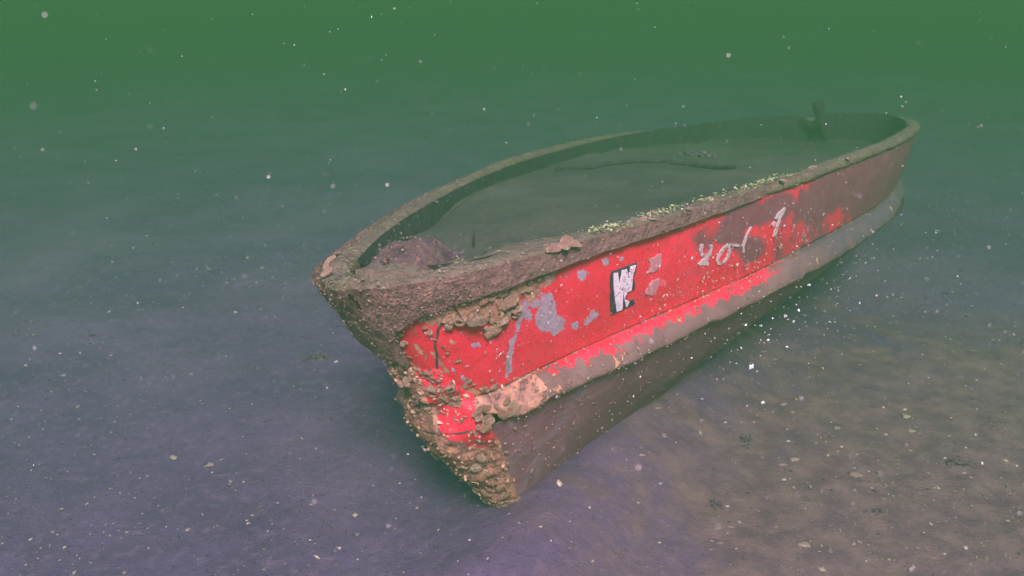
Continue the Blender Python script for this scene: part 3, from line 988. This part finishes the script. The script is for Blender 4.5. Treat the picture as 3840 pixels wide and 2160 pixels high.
# specks and flakes lying on the red side and barnacle scars
sp_u = np.concatenate([rng.uniform(.55, .90, 260), rng.normal(.69, .05, 420), rng.uniform(.86, .95, 120)])
sp_v = np.concatenate([rng.uniform(.02, .97, 260), np.abs(rng.normal(.15, .28, 420)).clip(.01, .95), rng.uniform(.02, .9, 120)])
q = [pnorm(min(a, .995), b) for a, b in zip(sp_u, sp_v)]
p = np.array([x[0] + x[1] * .016 for x in q]); n = np.array([x[1] for x in q])
o = bits_mesh("pale_specks", p, n + rng.normal(0, .3, n.shape), np.minimum(rng.lognormal(-5.9, .45, len(p)), .009), pick([(.34, .25, .2), (.24, .16, .13), (.42, .33, .26), (.2, .09, .08)], len(p)), M['flakes'], boat, .25)
o["kind"] = "stuff"

# ------------------------------------------------------------------ things lying in and around the boat
def tube(pts, radii, sides=8):
    pts = np.asarray(pts, float)
    t = np.gradient(pts, axis=0); t /= np.linalg.norm(t, axis=1, keepdims=True)
    up = np.array([0.3, .2, 1.0])
    a = np.cross(t, up); a /= np.linalg.norm(a, axis=1, keepdims=True)
    b = np.cross(t, a)
    th = np.linspace(0, 2 * np.pi, sides, endpoint=False)
    Vv = pts[:, None] + np.asarray(radii)[:, None, None] * (np.cos(th)[None, :, None] * a[:, None] + np.sin(th)[None, :, None] * b[:, None])
    n = len(pts)
    F = []
    for i in range(n - 1):
        for j in range(sides):
            F.append((i * sides + j, i * sides + (j + 1) % sides, (i + 1) * sides + (j + 1) % sides, (i + 1) * sides + j))
    F.append(tuple(range(sides))[::-1]); F.append(tuple((n - 1) * sides + j for j in range(sides)))
    return Vv.reshape(-1, 3), F

def wiggly(a, b, n, amp, seed):
    a, b = np.asarray(a, float), np.asarray(b, float)
    t = np.linspace(0, 1, n)[:, None]
    P = a + (b - a) * t
    return P + amp * np.stack([fbm(np.stack([t[:, 0] * 3, t[:, 0] * 0 + c, t[:, 0] * 0], -1), 3, seed + c) for c in range(3)], -1)

def pix(px, py, z):
    f_ = 1920 / math.tan(math.radians(HFOV / 2)); p_ = math.radians(CAM_PITCH)
    x, y = (px - 1920) / f_, -(py - 1080) / f_
    d = np.array([x, math.cos(p_) + y * math.sin(p_), -math.sin(p_) + y * math.cos(p_)])
    return np.array([0, 0, CAM_H]) + d * ((z - CAM_H) / d[2])

def on_silt(px, py):
    z = .6
    Bi = np.linalg.inv(BM)
    for _ in range(6):
        w_ = pix(px, py, z)
        b_ = Bi[:3, :3] @ w_ + Bi[:3, 3]
        z = to_world((b_[0], b_[1], boat_silt_z(b_[0], b_[1])))[2]
    return pix(px, py, z)

# post standing at the far corner of the stern
pb = pix(3105, 445, .60)
P = wiggly(pb + np.array([.02, 0, -.16]), pb + np.array([-.06, .03, .09]), 14, .015, 3)
v, f = tube(P, np.linspace(.022, .034, 14) * (1 + .08 * np.sin(np.arange(14) * 1.1)), 10)
tag(mesh_obj("wooden_post", v, f, M['dark']), "dark stump of a post standing up at the boat's far stern", "post")
# stick upright in the silt and the dark clump at its foot
s0 = on_silt(1775, 925)
v, f = tube(wiggly(s0 + [0, 0, -.05], s0 + [.0, .01, .045], 8, .006, 5), np.linspace(.006, .003, 8), 6)
tag(mesh_obj("stick", v, f, M['dark']), "thin dark stick standing upright in the silt inside the boat", "stick")
def clump(name, pos, size, label, cat, seed, group=None, n=70):
    """a ragged heap of small dark scraps"""
    q = rng.normal(0, .42, (n, 3)) * np.array([size[0], size[1], 0])
    q[:, 2] = size[2] * np.exp(-((q[:, 0] / size[0]) ** 2 + (q[:, 1] / size[1]) ** 2) * 2) * rng.uniform(.1, .8, n)
    o = bits_mesh(name, q, rng.normal(0, .5, (n, 3)) + np.array([0, 0, 1]), rng.uniform(.12, .42, n) * min(size[0], size[1], .05) * .8,
                  pick([(.085, .038, .055), (.065, .03, .044), (.105, .05, .064), (.12, .062, .072)], n), M['bits'], None, .45)
    o.location = tuple(pos)
    return tag(o, label, cat, group)
b0 = on_silt(1695, 950)
clump("debris_clump", b0 + [0, 0, -.012], (.045, .045, .016), "dark debris clump beside the upright stick inside the boat", "debris", 21)
b1 = on_silt(2590, 585)
clump("debris_clump", b1 + [0, 0, -.02], (.19, .10, .06), "wide dark lump of debris on the silt near the boat's stern", "debris", 24, n=160)
# old rope lying across the silt
ra, rb = np.array([2.45, -.50, 0]), np.array([2.2, .18, 0])
rp = []
for t in np.linspace(0, 1, 30):
    q = ra * (1 - t) + rb * t + np.array([-.25 * math.sin(t * 3.1), 0, 0])
    q[2] = boat_silt_z(q[0], q[1]) + .008
    rp.append(to_world(q))
v, f = tube(np.array(rp), np.full(30, .011), 7)
tag(mesh_obj("rope", v, f, M['dark']), "dark old rope curving across the silt inside the boat", "rope")
# twig at the foot of the stem
t0, t1 = pix(1880, 1826, .10), pix(2028, 1812, .05)
v, f = tube(wiggly(t0, t1, 10, .008, 8), np.linspace(.010, .007, 10), 7)
tag(mesh_obj("twig", v, f, M['dark']), "short dark twig sticking out from the foot of the stem", "twig")
# dark litter on the bottom
spots = [((1190, 1355), (.075, .04, .02), "dark debris patch on the seabed left of the bow"),
         ((2790, 1660), (.030, .05, .014), "dark flat clump on the silt to the right of the boat"),
         ((2680, 1905), (.030, .028, .014), "small round dark clump on the silt below the boat"),
         ((3290, 1910), (.040, .018, .012), "narrow dark clump on the shelly silt at lower right"),
         ((3590, 1740), (.050, .028, .018), "larger dark clump near the right edge of the picture")]
for k, (pxy, sz_, lab) in enumerate(spots):
    g = pix(*pxy, 0.0)
    g[2] = float(ground_z(np.array(g[0]), np.array(g[1])))
    clump("debris_clump", g, sz_, lab, "debris", 31 + k)

# loose shells lying on the seabed
sh = [((2980, 1722), .028, "narrow pale shell lying on the silt among the grit"), ((2935, 1740), .020, "small pale shell beside the narrow one on the silt"),
      ((2270, 1615), .020, "pale angular shell in the shadow under the boat"), ((2330, 1520), .016, "small pale shell at the upper edge of the boat's shadow"),
      ((3210, 1770), .032, "pale oval shell with a pointed end, lower right"), ((2935, 1510), .024, "round pale shell half sunk in the silt right of the boat"),
      ((3140, 1595), .022, "pale round shell between the grit right of the boat"), ((3015, 2050), .030, "long pale shell near the lower edge of the picture"),
      ((2740, 1985), .014, "small leaf shaped shell near the lower edge of the picture"), ((2705, 1290), .018, "pale shell at the upper right of the boat's shadow"),
      ((2640, 1425), .018, "pale shell lying in the middle of the boat's shadow"), ((2460, 1640), .020, "flat greenish shell just outside the boat's shadow")]
for k, (pxy, s_, lab) in enumerate(sh):
    g = pix(*pxy, 0.0)
    s_ *= .7
    g[2] = float(ground_z(np.array(g[0]), np.array(g[1]))) + s_ * .02
    vv = IV2 * (1 + .6 * fbm(IV2 * 1.9 + k, 3, 300 + k)[:, None]) * np.array([1, .5 + .3 * random.random(), .22]) * s_
    o = mesh_obj("loose_shell", vv, IF2, M['flakes'])
    set_color(o, "col", pick([(.22, .115, .09)], len(vv), .10))
    o.location = tuple(g); o.rotation_euler = (random.gauss(0, .15), random.gauss(0, .15), random.uniform(-.6, .6))
    tag(o, lab, "shell", "loose shells on the seabed")

# shell grit scattered over the bottom
N = 32000
gxr = rng.uniform(-2.2, 3.4, N); gyr = 1.0 + 5.2 * rng.random(N) ** 1.3
den = fbm(np.stack([gxr * 1.3, gyr * 1.3, 0 * gxr], -1), 3, 91) + .55 * SM(.2, 1.5, gxr) - .15
keep = rng.random(N) < np.clip(.32 + den * .8, .14, 1)
gxr, gyr = gxr[keep], gyr[keep]
gp = np.stack([gxr, gyr, ground_z(gxr, gyr) + .002], -1)
sizes = np.minimum(rng.lognormal(-5.75, .6, len(gp)), .018)
o = bits_mesh("shell_grit", gp, rng.normal(0, .25, gp.shape) + np.array([0, 0, 1]), sizes,
              pick([(.30, .19, .14), (.20, .12, .10), (.40, .27, .19), (.045, .026, .034), (.13, .075, .075), (.05, .03, .036), (.24, .17, .10)], len(gp)), M['grit'], None, .35)
tag(o, "fine shell grit and dark litter scattered over the silt", kind="stuff")

# ------------------------------------------------------------------ particles drifting in the water
N = 17000
P = np.stack([rng.uniform(-2.8, 3.6, N), rng.uniform(.75, 6.8, N), .03 + 1.75 * rng.random(N) ** 1.5], -1)
# flakes stirred up along the near side of the boat
K = to_world(line_knuckle(np.clip(rng.normal(.68, .09, 340), .45, .88))[:, :] + np.array([0, .10, 0]) + np.abs(rng.normal(0, .12, (340, 3))) * np.array([0, 1, -1.2]))
K[:, 2] = np.maximum(K[:, 2], .03)
B_ = np.stack([rng.uniform(-1.3, 1.2, 240), rng.uniform(.7, 2.4, 240), rng.uniform(.10, 1.35, 240)], -1)
P = np.concatenate([P, K, B_])
sizes = np.concatenate([np.minimum(rng.lognormal(-7.2, .5, N), .0034), np.minimum(rng.lognormal(-6.3, .55, 340), .007), rng.uniform(.0009, .0022, 240)])
o = bits_mesh("marine_snow", P, rng.normal(size=P.shape), sizes, pick([(.50, .42, .36), (.34, .28, .24), (.66, .60, .54)], len(P), .1), M['flakes'], None, .5)
tag(o, "pale specks and flakes drifting in the murky water", kind="stuff")

# ------------------------------------------------------------------ the murky water itself
hv = np.array([(x, y, z) for x in (-98, 98) for y in (-98, 98) for z in (-1.0, 1.95)], float)
hf = [(0, 1, 3, 2), (4, 6, 7, 5), (0, 4, 5, 1), (2, 3, 7, 6), (0, 2, 6, 4), (1, 5, 7, 3)]
wm = bpy.data.materials.new("murky_water")
wm.use_nodes = True
wm.node_tree.nodes.clear()
mo = wm.node_tree.nodes.new("ShaderNodeOutputMaterial")
pv = wm.node_tree.nodes.new("ShaderNodeVolumePrincipled")
pv.inputs["Color"].default_value = (*WATER_COLOR, 1)
pv.inputs["Absorption Color"].default_value = (*WATER_ABSORB, 1)
pv.inputs["Density"].default_value = WATER_DENSITY
pv.inputs["Anisotropy"].default_value = 0.0
wm.node_tree.links.new(pv.outputs[0], mo.inputs["Volume"])
haze = mesh_obj("haze", hv, hf, wm, smooth=False)
tag(haze, "murky green water that veils everything far away", kind="stuff")
